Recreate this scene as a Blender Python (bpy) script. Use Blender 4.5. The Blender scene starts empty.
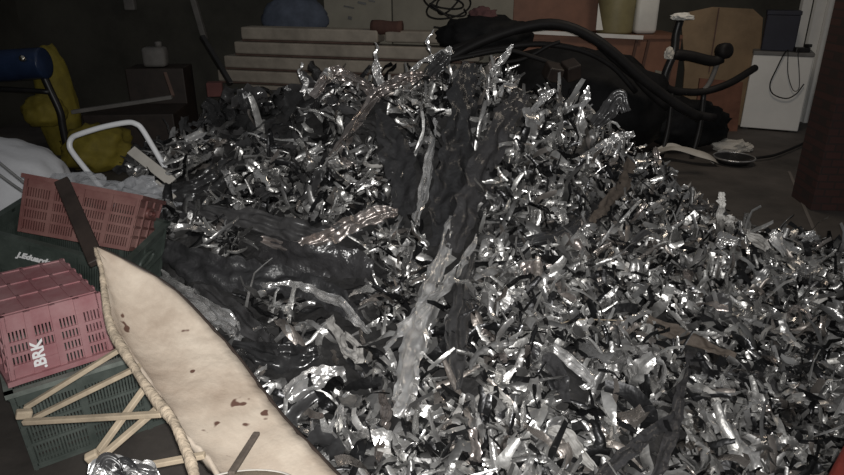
import bpy, bmesh, math, random
import numpy as np
from mathutils import Vector, Matrix, Euler

rng = np.random.default_rng(11)
random.seed(11)
SC = bpy.context.scene
COL = SC.collection
R = math.radians

# ------------------------------------------------------------------ camera
PITCH, FPX, CAMH = R(22), 650.0, 1.45
cam_d = bpy.data.cameras.new('camera')
cam = bpy.data.objects.new('camera', cam_d)
COL.objects.link(cam)
cam.location = (0, 0, CAMH)
cam.rotation_euler = (R(90) - PITCH, 0, 0)
cam_d.sensor_width = 36
cam_d.lens = 36 * FPX / 844
cam_d.clip_start = 0.02
SC.camera = cam
C0 = Vector((0, 0, CAMH))
CF = Vector((0, math.cos(PITCH), -math.sin(PITCH)))
CU = Vector((0, math.sin(PITCH), math.cos(PITCH)))
CR = Vector((1, 0, 0))

def ray(px, py):
    return CF * FPX + CR * (px - 422) + CU * (237.5 - py)

def at(px, py, Y):            # the point of the plane y = Y seen at that spot
    r = ray(px, py)
    return C0 + r * (Y / r.y)

def far(px, py, d):           # the point d metres off
    return C0 + ray(px, py).normalized() * d

def onz(px, py, z):           # the point at height z
    r = ray(px, py)
    return C0 + r * ((z - CAMH) / r.z)

# ------------------------------------------------------------------ materials
def mat(name, col, rough=0.6, metal=0.0, var=0.25, scale=8.0, spec=0.5, bump=0.0, bscale=60.0, alpha=1.0,
        col2=None, trans=0.0):
    m = bpy.data.materials.new(name)
    m.use_nodes = True
    nt = m.node_tree
    b = nt.nodes['Principled BSDF']
    tc = nt.nodes.new('ShaderNodeTexCoord')
    n = nt.nodes.new('ShaderNodeTexNoise')
    n.inputs['Scale'].default_value = scale
    n.inputs['Detail'].default_value = 6
    n.inputs['Roughness'].default_value = 0.65
    nt.links.new(tc.outputs['Object'], n.inputs['Vector'])
    r = nt.nodes.new('ShaderNodeValToRGB')
    c2 = col2 or tuple(min(1, c * (1 + var)) for c in col)
    c1 = tuple(c * (1 - var) for c in col)
    r.color_ramp.elements[0].position = 0.3
    r.color_ramp.elements[1].position = 0.7
    r.color_ramp.elements[0].color = (*c1, 1)
    r.color_ramp.elements[1].color = (*c2, 1)
    nt.links.new(n.outputs['Fac'], r.inputs['Fac'])
    nt.links.new(r.outputs['Color'], b.inputs['Base Color'])
    b.inputs['Roughness'].default_value = rough
    b.inputs['Metallic'].default_value = metal
    b.inputs['Specular IOR Level'].default_value = spec
    b.inputs['Alpha'].default_value = alpha
    if bump:
        n2 = nt.nodes.new('ShaderNodeTexNoise')
        n2.inputs['Scale'].default_value = bscale
        n2.inputs['Detail'].default_value = 3
        nt.links.new(tc.outputs['Object'], n2.inputs['Vector'])
        bp = nt.nodes.new('ShaderNodeBump')
        bp.inputs['Strength'].default_value = bump
        bp.inputs['Distance'].default_value = 0.01
        nt.links.new(n2.outputs['Fac'], bp.inputs['Height'])
        nt.links.new(bp.outputs['Normal'], b.inputs['Normal'])
    return m

def film_mat(name, stops, rough=(0.25, 0.5), metal=0.9, spec=0.5, bump=0.5, bscale=32.0):
    """Thin film whose tone differs from strip to strip."""
    m = bpy.data.materials.new(name)
    m.use_nodes = True
    nt = m.node_tree
    L = nt.links.new
    b = nt.nodes['Principled BSDF']
    g = nt.nodes.new('ShaderNodeNewGeometry')
    oi = nt.nodes.new('ShaderNodeObjectInfo')
    ad = nt.nodes.new('ShaderNodeMath'); ad.operation = 'ADD'
    fr = nt.nodes.new('ShaderNodeMath'); fr.operation = 'FRACT'
    L(g.outputs['Random Per Island'], ad.inputs[0]); L(oi.outputs['Random'], ad.inputs[1]); L(ad.outputs[0], fr.inputs[0])
    r = nt.nodes.new('ShaderNodeValToRGB')
    r.color_ramp.interpolation = 'CONSTANT' if len(stops) > 3 else 'LINEAR'
    els = r.color_ramp.elements
    while len(els) < len(stops):
        els.new(0.5)
    for e, (p, c) in zip(els, stops):
        e.position = p
        e.color = (*c, 1)
    L(fr.outputs[0], r.inputs['Fac'])
    tc = nt.nodes.new('ShaderNodeTexCoord')
    n = nt.nodes.new('ShaderNodeTexNoise'); n.inputs['Scale'].default_value = 18; n.inputs['Detail'].default_value = 4
    L(tc.outputs['Object'], n.inputs['Vector'])
    mp = nt.nodes.new('ShaderNodeMapRange')
    mp.inputs['From Min'].default_value = 0.3; mp.inputs['From Max'].default_value = 0.7
    mp.inputs['To Min'].default_value = 0.65; mp.inputs['To Max'].default_value = 1.1
    L(n.outputs['Fac'], mp.inputs['Value'])
    mx = nt.nodes.new('ShaderNodeMix'); mx.data_type = 'RGBA'; mx.blend_type = 'MULTIPLY'
    mx.inputs['Factor'].default_value = 1.0
    L(r.outputs['Color'], mx.inputs['A']); L(mp.outputs['Result'], mx.inputs['B'])
    L(mx.outputs['Result'], b.inputs['Base Color'])
    mr = nt.nodes.new('ShaderNodeMapRange')
    mr.inputs['To Min'].default_value = rough[0]; mr.inputs['To Max'].default_value = rough[1]
    fr2 = nt.nodes.new('ShaderNodeMath'); fr2.operation = 'MULTIPLY'; fr2.inputs[1].default_value = 7.31
    fr3 = nt.nodes.new('ShaderNodeMath'); fr3.operation = 'FRACT'
    L(fr.outputs[0], fr2.inputs[0]); L(fr2.outputs[0], fr3.inputs[0]); L(fr3.outputs[0], mr.inputs['Value'])
    L(mr.outputs['Result'], b.inputs['Roughness'])
    b.inputs['Metallic'].default_value = metal
    b.inputs['Specular IOR Level'].default_value = spec
    n2 = nt.nodes.new('ShaderNodeTexNoise'); n2.inputs['Scale'].default_value = bscale; n2.inputs['Detail'].default_value = 2
    L(tc.outputs['Object'], n2.inputs['Vector'])
    bp = nt.nodes.new('ShaderNodeBump'); bp.inputs['Strength'].default_value = bump; bp.inputs['Distance'].default_value = 0.012
    L(n2.outputs['Fac'], bp.inputs['Height']); L(bp.outputs['Normal'], b.inputs['Normal'])
    return m

M = {}
M['silver'] = film_mat('silver foil', [(0, (.36, .355, .35)), (.5, (.66, .65, .64)), (1, (.92, .91, .89))], (0.2, 0.42), 0.8)
M['rosy'] = film_mat('warm grey foil', [(0, (.36, .32, .30)), (1, (.62, .56, .53))], (0.2, 0.38), 0.8)
M['black'] = film_mat('black film', [(0, (.030, .030, .031)), (1, (.075, .073, .074))], (0.16, 0.36), 0.0, 0.7, 0.45, 26)
M['sheet'] = film_mat('dull black sheet', [(0, (.038, .038, .040)), (1, (.06, .058, .06))], (0.25, 0.42), 0.0, 0.6, 0.5, 45)
M['bright'] = film_mat('bright foil', [(0, (.82, .81, .80)), (1, (.95, .94, .93))], (0.2, 0.34), 0.8, bscale=30, bump=.5)
M['pale'] = film_mat('pale film', [(0, (.30, .29, .275)), (1, (.62, .60, .57))], (0.4, 0.6), 0.0, 0.5, 0.4, 40)
M['brownstrip'] = mat('brown cardboard strip', (.10, .08, .065), 0.8, var=.4, scale=20, bump=.3)
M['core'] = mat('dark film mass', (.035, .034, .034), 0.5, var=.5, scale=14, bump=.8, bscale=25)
M['mix'] = film_mat('mixed shreds', [(0, (.05, .05, .052)), (.30, (.34, .335, .33)), (.46, (.56, .55, .54)),
                                    (.62, (.68, .67, .65)), (.80, (.85, .84, .82)), (.93, (.42, .38, .35))], (0.2, 0.48), 0.78)
M['floor'] = mat('oily concrete', (.085, .074, .066), 0.72, var=.45, scale=2.2, bump=.15, bscale=30)
M['wall'] = mat('grimy plaster', (.055, .052, .042), 0.9, var=.4, scale=1.4)
M['redwall'] = mat('dark red brickwork', (.060, .027, .023), 0.9, var=.35, scale=9)
M['timber'] = mat('weathered tan timber', (.315, .275, .225), 0.85, var=.3, scale=5)
M['timberdark'] = mat('brown timber and gap shade', (.12, .075, .06), 0.9, var=.35, scale=6)
M['counter'] = mat('reddish brown wood', (.20, .095, .060), 0.6, var=.3, scale=3)
M['rib'] = mat('dark wood rib', (.10, .05, .035), 0.7)
M['ply'] = mat('tan board', (.27, .19, .115), 0.8, var=.2, scale=4)
M['redboard'] = mat('rust brown board', (.19, .085, .055), 0.8, var=.3)
M['white'] = mat('white enamel', (.82, .81, .78), 0.5, var=.06, scale=3)
M['whitetube'] = mat('white painted tube', (.82, .83, .85), 0.35, var=.05)
M['greyedge'] = mat('grey edge', (.16, .155, .15), 0.6)
M['edgewhite'] = mat('pale edging strip', (.72, .70, .67), 0.5, var=.1)
M['khaki'] = mat('olive plastic', (.23, .20, .10), 0.55, var=.15)
M['jug'] = mat('cloudy white plastic', (.66, .65, .61), 0.5, var=.08)
M['paper'] = mat('white paper', (.75, .74, .70), 0.8, var=.05)
M['rubber'] = mat('black rubber', (.012, .011, .011), 0.6, spec=.25, var=.4)
M['tarp'] = mat('black tarpaulin', (.008, .008, .0085), 0.7, spec=.2, var=.5, bump=.6, bscale=9)
M['blackpaint'] = mat('black paint', (.018, .017, .017), 0.4, var=.4)
M['navy'] = mat('navy blue card', (.018, .019, .035), 0.6)
M['blue'] = mat('blue paint', (.020, .036, .085), 0.35, var=.3)
M['steel'] = mat('bright steel', (.75, .72, .62), 0.25, 1.0, var=.05)
M['yellow'] = mat('yellow woven plastic', (.22, .175, .022), 0.75, var=.3, scale=7, bump=.4, bscale=14)
M['sack'] = mat('white woven sack', (.72, .73, .76), 0.8, var=.12, scale=4, bump=.35, bscale=9)
M['cord'] = mat('grey cord', (.2, .2, .2), 0.8)
M['pink'] = mat('faded pink red plastic', (.34, .125, .14), 0.55, var=.15, scale=7, col2=(.43, .25, .255))
M['maroon'] = mat('maroon plastic', (.16, .050, .046), 0.5, var=.3, scale=6, col2=(.22, .115, .10))
M['green'] = mat('dark green plastic', (.040, .054, .046), 0.5, var=.3, scale=9, col2=(.078, .095, .084))
M['greenrim'] = mat('dusty green plastic', (.17, .19, .17), 0.6, var=.35, scale=16)
M['greendusty'] = mat('dusty grey green plastic', (.065, .082, .072), 0.55, var=.3, scale=9, col2=(.12, .14, .125))
M['letter'] = mat('white lettering paint', (.9, .9, .9), 0.6, var=.02)
M['clear'] = mat('clear plastic film', (.62, .63, .66), 0.2, var=.1, alpha=0.42, bump=.9, bscale=26)
M['rawwood'] = mat('pale raw wood', (.38, .31, .225), 0.8, var=.25, scale=22)
M['fibre'] = mat('torn pale fibreboard edge', (.44, .36, .27), 0.9, var=.4, scale=26, bump=.5, bscale=90)
M['redplastic'] = mat('red plastic', (.16, .025, .018), 0.5)
M['slat'] = mat('grey white slat', (.55, .52, .47), 0.7, var=.12)
M['plaster'] = mat('pale board', (.24, .225, .185), 0.9, var=.22, scale=2.0)
M['rag'] = mat('reddish rag', (.10, .045, .045), 0.9)
M['greyblue'] = mat('faded blue sack', (.075, .09, .125), 0.85, var=.3)
M['greybox'] = mat('grey plastic', (.16, .15, .14), 0.7)
M['darkwood'] = mat('dark wet wood', (.030, .021, .017), 0.55, var=.4)
M['brick'] = mat('red brick', (.12, .045, .04), 0.9)
M['brownroll'] = mat('brown roll', (.085, .04, .03), 0.85, var=.3)
M['joint'] = mat('pale cement joint', (.17, .15, .135), 0.9)
M['joint2'] = mat('worn cement slab', (.14, .118, .105), 0.85, var=.3, scale=3)
# broken panel: beige fibreboard with brown stains
def panel_mat():
    m = mat('stained beige fibreboard', (.33, .255, .195), 0.75, var=.08, scale=4.5, bump=.25, bscale=35, col2=(.55, .475, .39))
    nt = m.node_tree
    b = nt.nodes['Principled BSDF']
    src = b.inputs['Base Color'].links[0].from_socket
    tc = nt.nodes.new('ShaderNodeTexCoord')
    n = nt.nodes.new('ShaderNodeTexNoise'); n.inputs['Scale'].default_value = 16; n.inputs['Detail'].default_value = 2
    nt.links.new(tc.outputs['Object'], n.inputs['Vector'])
    r = nt.nodes.new('ShaderNodeValToRGB')
    r.color_ramp.elements[0].position = 0.685; r.color_ramp.elements[1].position = 0.71
    nt.links.new(n.outputs['Fac'], r.inputs['Fac'])
    mx = nt.nodes.new('ShaderNodeMix'); mx.data_type = 'RGBA'
    nt.links.new(r.outputs['Color'], mx.inputs['Factor'])
    nt.links.new(src, mx.inputs['A'])
    mx.inputs['B'].default_value = (.10, .05, .035, 1)
    nt.links.new(mx.outputs['Result'], b.inputs['Base Color'])
    return m
M['panel'] = panel_mat()
# brickwork courses on the right wall
def brickify(m):
    nt = m.node_tree
    b = nt.nodes['Principled BSDF']
    tc = nt.nodes.new('ShaderNodeTexCoord')
    mp = nt.nodes.new('ShaderNodeMapping'); mp.inputs['Rotation'].default_value = (R(90), 0, 0)
    br = nt.nodes.new('ShaderNodeTexBrick')
    br.inputs['Scale'].default_value = 5
    br.inputs['Color1'].default_value = (.070, .030, .025, 1); br.inputs['Color2'].default_value = (.050, .024, .021, 1)
    br.inputs['Mortar'].default_value = (.038, .024, .021, 1)
    br.inputs['Mortar Size'].default_value = 0.03
    nt.links.new(tc.outputs['Object'], mp.inputs['Vector']); nt.links.new(mp.outputs['Vector'], br.inputs['Vector'])
    nt.links.new(br.outputs['Color'], b.inputs['Base Color'])
brickify(M['redwall'])

# ------------------------------------------------------------------ mesh helpers
def tag(o, label=None, cat=None, group=None, kind=None):
    if label: o['label'] = label
    if cat: o['category'] = cat
    if group: o['group'] = group
    if kind: o['kind'] = kind
    return o

def empty(name, loc, label, cat, group=None, rot=None):
    o = bpy.data.objects.new(name, None)
    o.empty_display_size = 0.05
    COL.objects.link(o)
    o.location = loc
    if rot is not None: o.rotation_euler = rot
    return tag(o, label, cat, group)

class MB:
    def __init__(self):
        self.bm = bmesh.new()
    def box(self, size, loc=(0, 0, 0), rot=(0, 0, 0), bevel=0.0, mtx=None):
        m = mtx if mtx is not None else Matrix.Translation(Vector(loc)) @ Euler(rot).to_matrix().to_4x4()
        r = bmesh.ops.create_cube(self.bm, size=1.0, matrix=m @ Matrix.Diagonal((*size, 1)))
        if bevel:
            es = list({e for v in r['verts'] for e in v.link_edges})
            bmesh.ops.bevel(self.bm, geom=es, offset=bevel, segments=2, profile=0.5, affect='EDGES')
        return self
    def beam(self, a, b, w, h, bevel=0.0, up=Vector((0, 0, 1))):
        a, b = Vector(a), Vector(b)
        x = (b - a); L = x.length; x.normalize()
        y = up.cross(x)
        if y.length < 1e-4: y = Vector((0, 1, 0)).cross(x)
        y.normalize(); z = x.cross(y)
        m = Matrix((x, y, z)).transposed().to_4x4(); m.translation = (a + b) / 2
        return self.box((L, w, h), mtx=m, bevel=bevel)
    def tube(self, pts, r, n=10, cap=True, closed=False, sub=4):
        P = spline([Vector(p) for p in pts], sub, closed)
        N = len(P)
        rr = r if callable(r) else (lambda t: r)
        T = [((P[(i + 1) % N] if closed else P[min(i + 1, N - 1)]) - (P[i - 1] if (closed or i) else P[0])).normalized() for i in range(N)]
        ref = Vector((0, 0, 1)) if abs(T[0].z) < .9 else Vector((1, 0, 0))
        u = (ref - T[0] * ref.dot(T[0])).normalized()
        rings = []
        for i in range(N):
            u = (u - T[i] * u.dot(T[i])).normalized()
            v = T[i].cross(u)
            q = rr(i / max(1, N - 1))
            rings.append([self.bm.verts.new(P[i] + (u * math.cos(2 * math.pi * k / n) + v * math.sin(2 * math.pi * k / n)) * q) for k in range(n)])
        for i in range(N if closed else N - 1):
            a, b = rings[i], rings[(i + 1) % N]
            for k in range(n):
                self.bm.faces.new((a[k], a[(k + 1) % n], b[(k + 1) % n], b[k]))
        if cap and not closed:
            self.bm.faces.new(list(reversed(rings[0]))); self.bm.faces.new(rings[-1])
        return self
    def lathe(self, prof, loc=(0, 0, 0), rot=(0, 0, 0), n=24):
        m = Matrix.Translation(Vector(loc)) @ Euler(rot).to_matrix().to_4x4()
        rings = [[self.bm.verts.new(m @ Vector((r * math.cos(2 * math.pi * k / n), r * math.sin(2 * math.pi * k / n), z))) for k in range(n)] for r, z in prof]
        for a, b in zip(rings, rings[1:]):
            for k in range(n):
                self.bm.faces.new((a[k], a[(k + 1) % n], b[(k + 1) % n], b[k]))
        self.bm.faces.new(list(reversed(rings[0]))); self.bm.faces.new(rings[-1])
        return self
    def prism(self, pts, thick):
        """A flat outline given by world points, thickened along its normal."""
        P = [Vector(p) for p in pts]
        nrm = Vector((0, 0, 0))
        for i in range(len(P)):
            nrm += P[i].cross(P[(i + 1) % len(P)])
        nrm.normalize()
        a = [self.bm.verts.new(p) for p in P]
        b = [self.bm.verts.new(p - nrm * thick) for p in P]
        self.bm.faces.new(a); self.bm.faces.new(list(reversed(b)))
        for i in range(len(P)):
            j = (i + 1) % len(P)
            self.bm.faces.new((a[j], a[i], b[i], b[j]))
        return self
    def grid(self, f, nu, nv):
        g = [[self.bm.verts.new(f(i / nu, j / nv)) for j in range(nv + 1)] for i in range(nu + 1)]
        for i in range(nu):
            for j in range(nv):
                self.bm.faces.new((g[i][j], g[i + 1][j], g[i + 1][j + 1], g[i][j + 1]))
        return self
    def blob(self, c, rad, seed=0, amp=.12, freq=3.0, sub=4, flat=True):
        """A slumped sack: a lumpy rounded body with a flat underside."""
        r = bmesh.ops.create_icosphere(self.bm, subdivisions=sub, radius=1.0)
        from mathutils import noise
        off = Vector((seed * 7.3, seed * 3.1, seed * 1.7))
        for v in r['verts']:
            d = v.co.copy()
            k = 1 + amp * noise.noise(d * freq + off) + amp * .5 * noise.noise(d * freq * 2.7 + off)
            k += amp * .8 * abs(noise.noise(Vector((d.x * 4, d.y * 4, d.z * 1.2)) + off))
            p = Vector((d.x * rad[0] * k, d.y * rad[1] * k, d.z * rad[2] * k))
            if flat and p.z < -rad[2] * .75: p.z = -rad[2] * .75
            v.co = p + Vector(c)
        return self
    def build(self, name, m, parent=None, base=None, smooth=False, local=False, recalc=True, kind=None):
        bm = self.bm
        if recalc: bmesh.ops.recalc_face_normals(bm, faces=bm.faces)
        if base is None and parent is None:
            xs = [v.co for v in bm.verts]
            base = Vector(((min(p.x for p in xs) + max(p.x for p in xs)) / 2, (min(p.y for p in xs) + max(p.y for p in xs)) / 2, min(p.z for p in xs)))
        off = Vector((0, 0, 0)) if local else (Vector(base) if base is not None else root_loc(parent))
        for v in bm.verts: v.co -= off
        if smooth:
            for f in bm.faces: f.smooth = True
        me = bpy.data.meshes.new(name)
        bm.to_mesh(me); bm.free()
        me.materials.append(m)
        o = bpy.data.objects.new(name, me)
        COL.objects.link(o)
        if parent is not None:
            o.parent = parent
            if base is not None and not local: o.location = Vector(base) - root_loc(parent)
        elif not local:
            o.location = off
        if kind: o['kind'] = kind
        return o

def root_loc(o):
    p = Vector((0, 0, 0))
    while o is not None:
        p += o.location; o = o.parent
    return p

def spline(P, sub=4, closed=False):
    if sub <= 1 or len(P) < 3: return P
    N = len(P); out = []
    for i in range(N if closed else N - 1):
        p0 = P[i - 1] if (i or closed) else P[0] * 2 - P[1]
        p1 = P[i]; p2 = P[(i + 1) % N]
        p3 = P[(i + 2) % N] if (closed or i + 2 < N) else P[-1] * 2 - P[-2]
        for k in range(sub):
            t = k / sub
            out.append(0.5 * ((2 * p1) + (p2 - p0) * t + (2 * p0 - 5 * p1 + 4 * p2 - p3) * t * t + (3 * p1 - p0 - 3 * p2 + p3) * t ** 3))
    if not closed: out.append(P[-1])
    return out

def single(mb, name, m, label, cat, group=None, smooth=False, kind=None):
    return tag(mb.build(name, m, smooth=smooth), label, cat, group, kind)

# ------------------------------------------------------------------ the setting
o = MB().box((12, 12.5, .2), (0, 2.6, -.1)).build('floor', M['floor'], kind='structure')
o = MB().box((12, .2, 3.2), (0, 7.4, 1.6)).build('wall_back', M['wall'], kind='structure')
o = MB().box((.2, 12.5, 3.2), (-4.4, 2.6, 1.6)).build('wall_left', M['wall'], kind='structure')
wr = MB().box((1.5, .3, 3.2), (3.34, 4.14, 1.6), (0, 0, R(-6))).build('wall_right', M['redwall'], kind='structure')
a, b = onz(789, 172, 0), onz(816, 236, 0)
MB().beam(a, b, .02, .012).build('trim_1', M['joint'], kind='structure')
for k, (x0, x1, Y) in enumerate(((790, 799, 6.95), (803, 813, 6.9), (816, 824, 6.85))):
    p, q = at(x0, 60, Y), at(x1, 60, Y)
    MB().box((q.x - p.x, .05, 2.6), ((p.x + q.x) / 2, Y, 1.3)).build('trim_%d' % (k + 2), M['white'], kind='structure')

# ------------------------------------------------------------------ back of the room, right
# counter
cl, crr = at(505, 36, 6.3), at(684, 36, 6.3)
ct = empty('wooden_counter', ((cl.x + crr.x) / 2, 6.5, 0), 'reddish brown wooden counter behind the black hoses', 'counter')
topz = at(580, 35, 6.3).z
MB().box((crr.x - cl.x, .03, topz - .02), ((cl.x + crr.x) / 2, 6.36, (topz - .02) / 2)).build('front_panel', M['counter'], ct)
MB().box((crr.x - cl.x, .6, .03), ((cl.x + crr.x) / 2, 6.62, topz - .02)).build('worktop', M['counter'], ct)
e0, e1 = at(512, 31, 6.3), at(643, 37.5, 6.3)
tag(MB().beam(e0, e1, .02, .035).build('edging', M['edgewhite'], ct), 'pale edging strip')
for px in (628, 640, 668):
    MB().beam(at(px + 9, 40, 6.33), at(px - 3, 92, 6.33), .02, .025).build('rib', M['rib'], ct)
# brown upper board standing on the counter
p, q = at(512, 30, 6.75), at(600, 30, 6.75)
single(MB().box((q.x - p.x, .04, .75), ((p.x + q.x) / 2, 6.75, topz + .375), (R(-3), 0, 0), .006), 'wooden_board', M['counter'],
       'reddish brown board standing on the counter left of the olive bin', 'board')
# olive bin and white jug
def bin_at(x0, x1, Y, h, m, name, label, cat, taper):
    p, q = at(x0, 30, Y), at(x1, 30, Y)
    r = (q.x - p.x) / 2; cx = (p.x + q.x) / 2
    e = empty(name, (cx, Y + r * .6, topz), label, cat)
    MB().lathe([(r * taper, 0), (r * taper * 1.02, .02), (r, h * .6), (r, h), (r * .9, h), (r * .85, h - .02)], (cx, Y + r * .6, topz)).build('body', m, e, smooth=True)
    return e, cx, r
e, cx, r = bin_at(599, 636, 6.45, .44, M['khaki'], 'plastic_bin', 'olive plastic bin on the counter beside the white jug', 'bin', .93)
MB().lathe([(r * 1.04, .42), (r * 1.06, .43), (r * 1.06, .47), (r * 1.03, .48)], (cx, 6.45 + r * .6, topz)).build('rim', M['khaki'], e, smooth=True)
# jug: boxy with rounded shoulders, neck and handle
p, q = at(634, 30, 6.45), at(656, 30, 6.45)
jx, jw = (p.x + q.x) / 2, q.x - p.x
e = empty('white_jug', (jx, 6.5, topz), 'cloudy white plastic jug standing on the right end of the counter', 'jug')
MB().box((jw, .17, .34), (jx, 6.5, topz + .17), (0, 0, 0), .035).build('body', M['jug'], e, smooth=True)
MB().lathe([(.035, 0), (.03, .05), (.034, .055), (.034, .08), (.01, .085)], (jx - .03, 6.5, topz + .335), n=16).build('cap', M['jug'], e, smooth=True)
MB().tube([(jx + .06, 6.5, topz + .3), (jx + .07, 6.5, topz + .38), (jx + .0, 6.5, topz + .40), (jx - .02, 6.5, topz + .35)], .011).build('handle', M['jug'], e, smooth=True)
single(MB().prism([at(596, 30, 6.42), at(603, 30, 6.42), at(598.5, 3, 6.44)], .012), 'paper_wedge', M['paper'],
       'narrow white paper wedge standing between brown board and olive bin', 'paper')
# tan board leaning on the counter
P = [at(x, y, 6.82 - (0.0 if y < 60 else .1)) for x, y in ((688, 12), (712, 7), (752, 9), (762, 18), (758, 72), (752, 100), (683, 100), (684, 70), (681, 24))]
P[5].z = P[6].z = .0
e = empty('tan_board', (P[4] + P[6]) / 2 * 1.0, 'large tan board with a dark seam leaning behind black frame', 'board')
e.location.z = 0.0
MB().prism(P, .02).build('board', M['ply'], e)
MB().beam(at(719, 8, 6.79), at(709, 72, 6.70), .012, .02).build('seam', M['rib'], e)
P = [at(x, y, 6.45) for x, y in ((699, 78), (742, 82), (738, 120), (694, 120))]
P[2].z = P[3].z = 0.0
single(MB().prism(P, .025), 'rust_board', M['redboard'], 'rust brown board propped low beside the white cabinet', 'board')
# navy box + white cabinet
YAW = R(-24)
fx, fy = Vector((math.cos(YAW), math.sin(YAW), 0)), Vector((-math.sin(YAW), math.cos(YAW), 0))
f0 = onz(742, 129, 0)                                        # lower left front corner
def onfront(px, py, gap=0.0):
    r = ray(px, py)
    return C0 + r * (((f0 - C0 - fy * gap).dot(fy)) / r.dot(fy))
zc = onfront(752, 51).z
cw = (onfront(807, 90) - onfront(747, 90)).dot(fx)
f0 = onfront(747, 90); f0.z = 0
wc = empty('white_cabinet', f0 + fx * cw / 2 + fy * .2, 'plain white cabinet with a cable draped down its front', 'cabinet', None, (0, 0, YAW))
MB().box((cw, .36, zc - .05), (0, 0, (zc - .05) / 2 + .015), (0, 0, 0), .008).build('body', M['white'], wc, local=True)
MB().box((cw + .01, .38, .035), (0, 0, zc - .018), (0, 0, 0), .006).build('lid', M['greyedge'], wc, local=True)
for sx in (-1, 1):
    for yy in (-.14, .14):
        MB().box((.05, .05, .02), (sx * (cw / 2 - .05), yy, .01)).build('foot', M['blackpaint'], wc, local=True)
c = onfront(778, 51) + fy * .2; c.z = zc
e = empty('navy_box', c, 'dark navy box standing on top of white cabinet', 'box', None, (0, 0, YAW))
MB().box((.29, .2, .33), (0, 0, .165), (0, 0, 0), .008).build('body', M['navy'], e, local=True)
MB().box((.30, .21, .04), (0, 0, .35), (0, 0, 0), .006).build('lid', M['navy'], e, local=True)
c = onfront(803, 48) + fy * .08; c.z = zc
e = empty('power_adapter', c, 'small black power adapter on the right of cabinet top', 'adapter', None, (0, 0, YAW))
MB().box((.13, .08, .045), (0, 0, .0225), (0, 0, .3), .008).build('body', M['blackpaint'], e, local=True)
MB().box((.05, .05, .03), (.05, .02, .06), (0, 0, .8), .006).build('plug', M['blackpaint'], e, local=True)
g = .015
single(MB().tube([onfront(788, 50, -.03), onfront(784, 54, g), onfront(776, 70, g), onfront(770, 84, g), onfront(773, 94, g), onfront(786, 98.5, g), onfront(796, 94, g), onfront(804, 84, g)], .006, 6)
       .tube([onfront(788, 50, -.03), onfront(788, 56, g), onfront(788, 74, g), onfront(793, 90, g), onfront(799, 88, g), onfront(799, 68, g), onfront(798, 54, g), onfront(800, 50, -.03)], .004, 6),
       'draped_cable', M['rubber'], 'thin black cable looping down the front of white cabinet', 'cable', smooth=True)
# white card, scraps on the floor
single(MB().prism([at(x, y, 6.3) for x, y in ((655, 70), (665, 72), (664, 91), (652, 90))], .015), 'white_card', M['plaster'],
       'small pale card leaning on the counter front behind hoses', 'card')

def crumple(c, rad, seed, m, name, label, cat):
    return single(MB().blob(c, rad, seed, .35, 2.6, 3), name, m, label, cat)
p = onz(729, 151, 0); crumple(p + Vector((0, 0, .045)), (.14, .1, .06), 3, M['slat'], 'crumpled_paper', 'crumpled pale paper on the floor below white cabinet', 'paper')
p = onz(744, 151, 0); crumple(p + Vector((0, 0, .03)), (.07, .06, .04), 5, M['slat'], 'paper_scrap', 'smaller pale paper scrap right of the crumpled one', 'paper')
p = onz(733, 163, 0)
e = empty('shallow_tray', p, 'shallow black tray with a shiny rim on the floor', 'tray')
MB().lathe([(.11, 0), (.16, .05), (.155, .052), (.10, .012)], p).build('bowl', M['blackpaint'], e, smooth=True)
MB().tube([p + Vector((.16 * math.cos(t), .16 * math.sin(t), .052)) for t in [k * math.pi / 6 for k in range(12)]], .007, 8, closed=True).build('rim', M['silver'], e, smooth=True)
single(MB().tube([onz(756, 158, .03), onz(775, 155, .03), onz(800, 145, .03), onz(806, 141, .03)], .012, 8), 'floor_cable', M['rubber'],
       'thick black cord on the floor running to the dark red wall', 'cord', smooth=True)
for pts, nm, lb in (([(644, 157), (662, 150), (680, 147), (700, 154), (716, 163)], 'film_streamer', 'dull grey film streamer arched over floor behind the heap'),
                    ([(660, 196), (690, 207), (720, 222)], 'film_streamer', 'dull dark grey film streamer at the heap edge left of upright scrap')):
    P = [onz(x, y, .02 + .10 * math.sin(math.pi * k / (len(pts) - 1))) for k, (x, y) in enumerate(pts)]
    S = spline(P, 6)
    def f(u, v, S=S):
        i = min(int(u * (len(S) - 1)), len(S) - 1)
        return S[i] + Vector((.02 * math.sin(9 * u), (v - .5) * .11, .025 * math.cos(11 * v + 5 * u)))
    single(MB().grid(f, len(S) - 1, 4), nm, M['slat'], lb, 'film', smooth=True)

# black chair-like frame
bk = empty('broken_chair', onz(690, 145, 0), 'broken black tubular chair frame in front of the tan board', 'chair frame')
Y = 5.4
MB().tube([at(680, 20, Y), at(676, 34, Y), at(674, 52, Y), at(666, 72, Y), at(664, 84, Y)], .032, 12).build('upright', M['blackpaint'], bk, smooth=True)
MB().tube([at(673, 54, Y), at(690, 56, Y), at(712, 61, Y), at(722, 58, Y)], .042, 12).build('armrest', M['rubber'], bk, smooth=True)
MB().lathe([(.03, -.05), (.06, -.04), (.065, 0), (.06, .04), (.03, .05)], at(724, 51, Y), (R(80), 0, R(20)), 20).build('hub', M['rubber'], bk, smooth=True)
MB().tube([at(718, 62, Y), at(710, 82, Y), at(702, 92, Y)], .02, 10).build('strut', M['greybox'], bk, smooth=True)
MB().tube([at(664, 84, Y), at(672, 90, Y), at(700, 92, Y), at(728, 84, Y), at(755, 68, Y + .25)], .03, 12).build('base_tube', M['rubber'], bk, smooth=True)
for px in (672, 704):
    a = at(px, 91, Y)
    MB().tube([a, (a.x + .01, Y - .01, a.z * .5), (a.x - .02, Y - .02, .02)], .022, 10).build('leg', M['blackpaint'], bk, smooth=True)
p = at(682, 17, Y - .02)
crumple(p, (.08, .05, .03), 9, M['jug'], 'white_rag', 'small white rag caught on top of black frame', 'rag')
p = at(669, 54, Y - .06)
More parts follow.
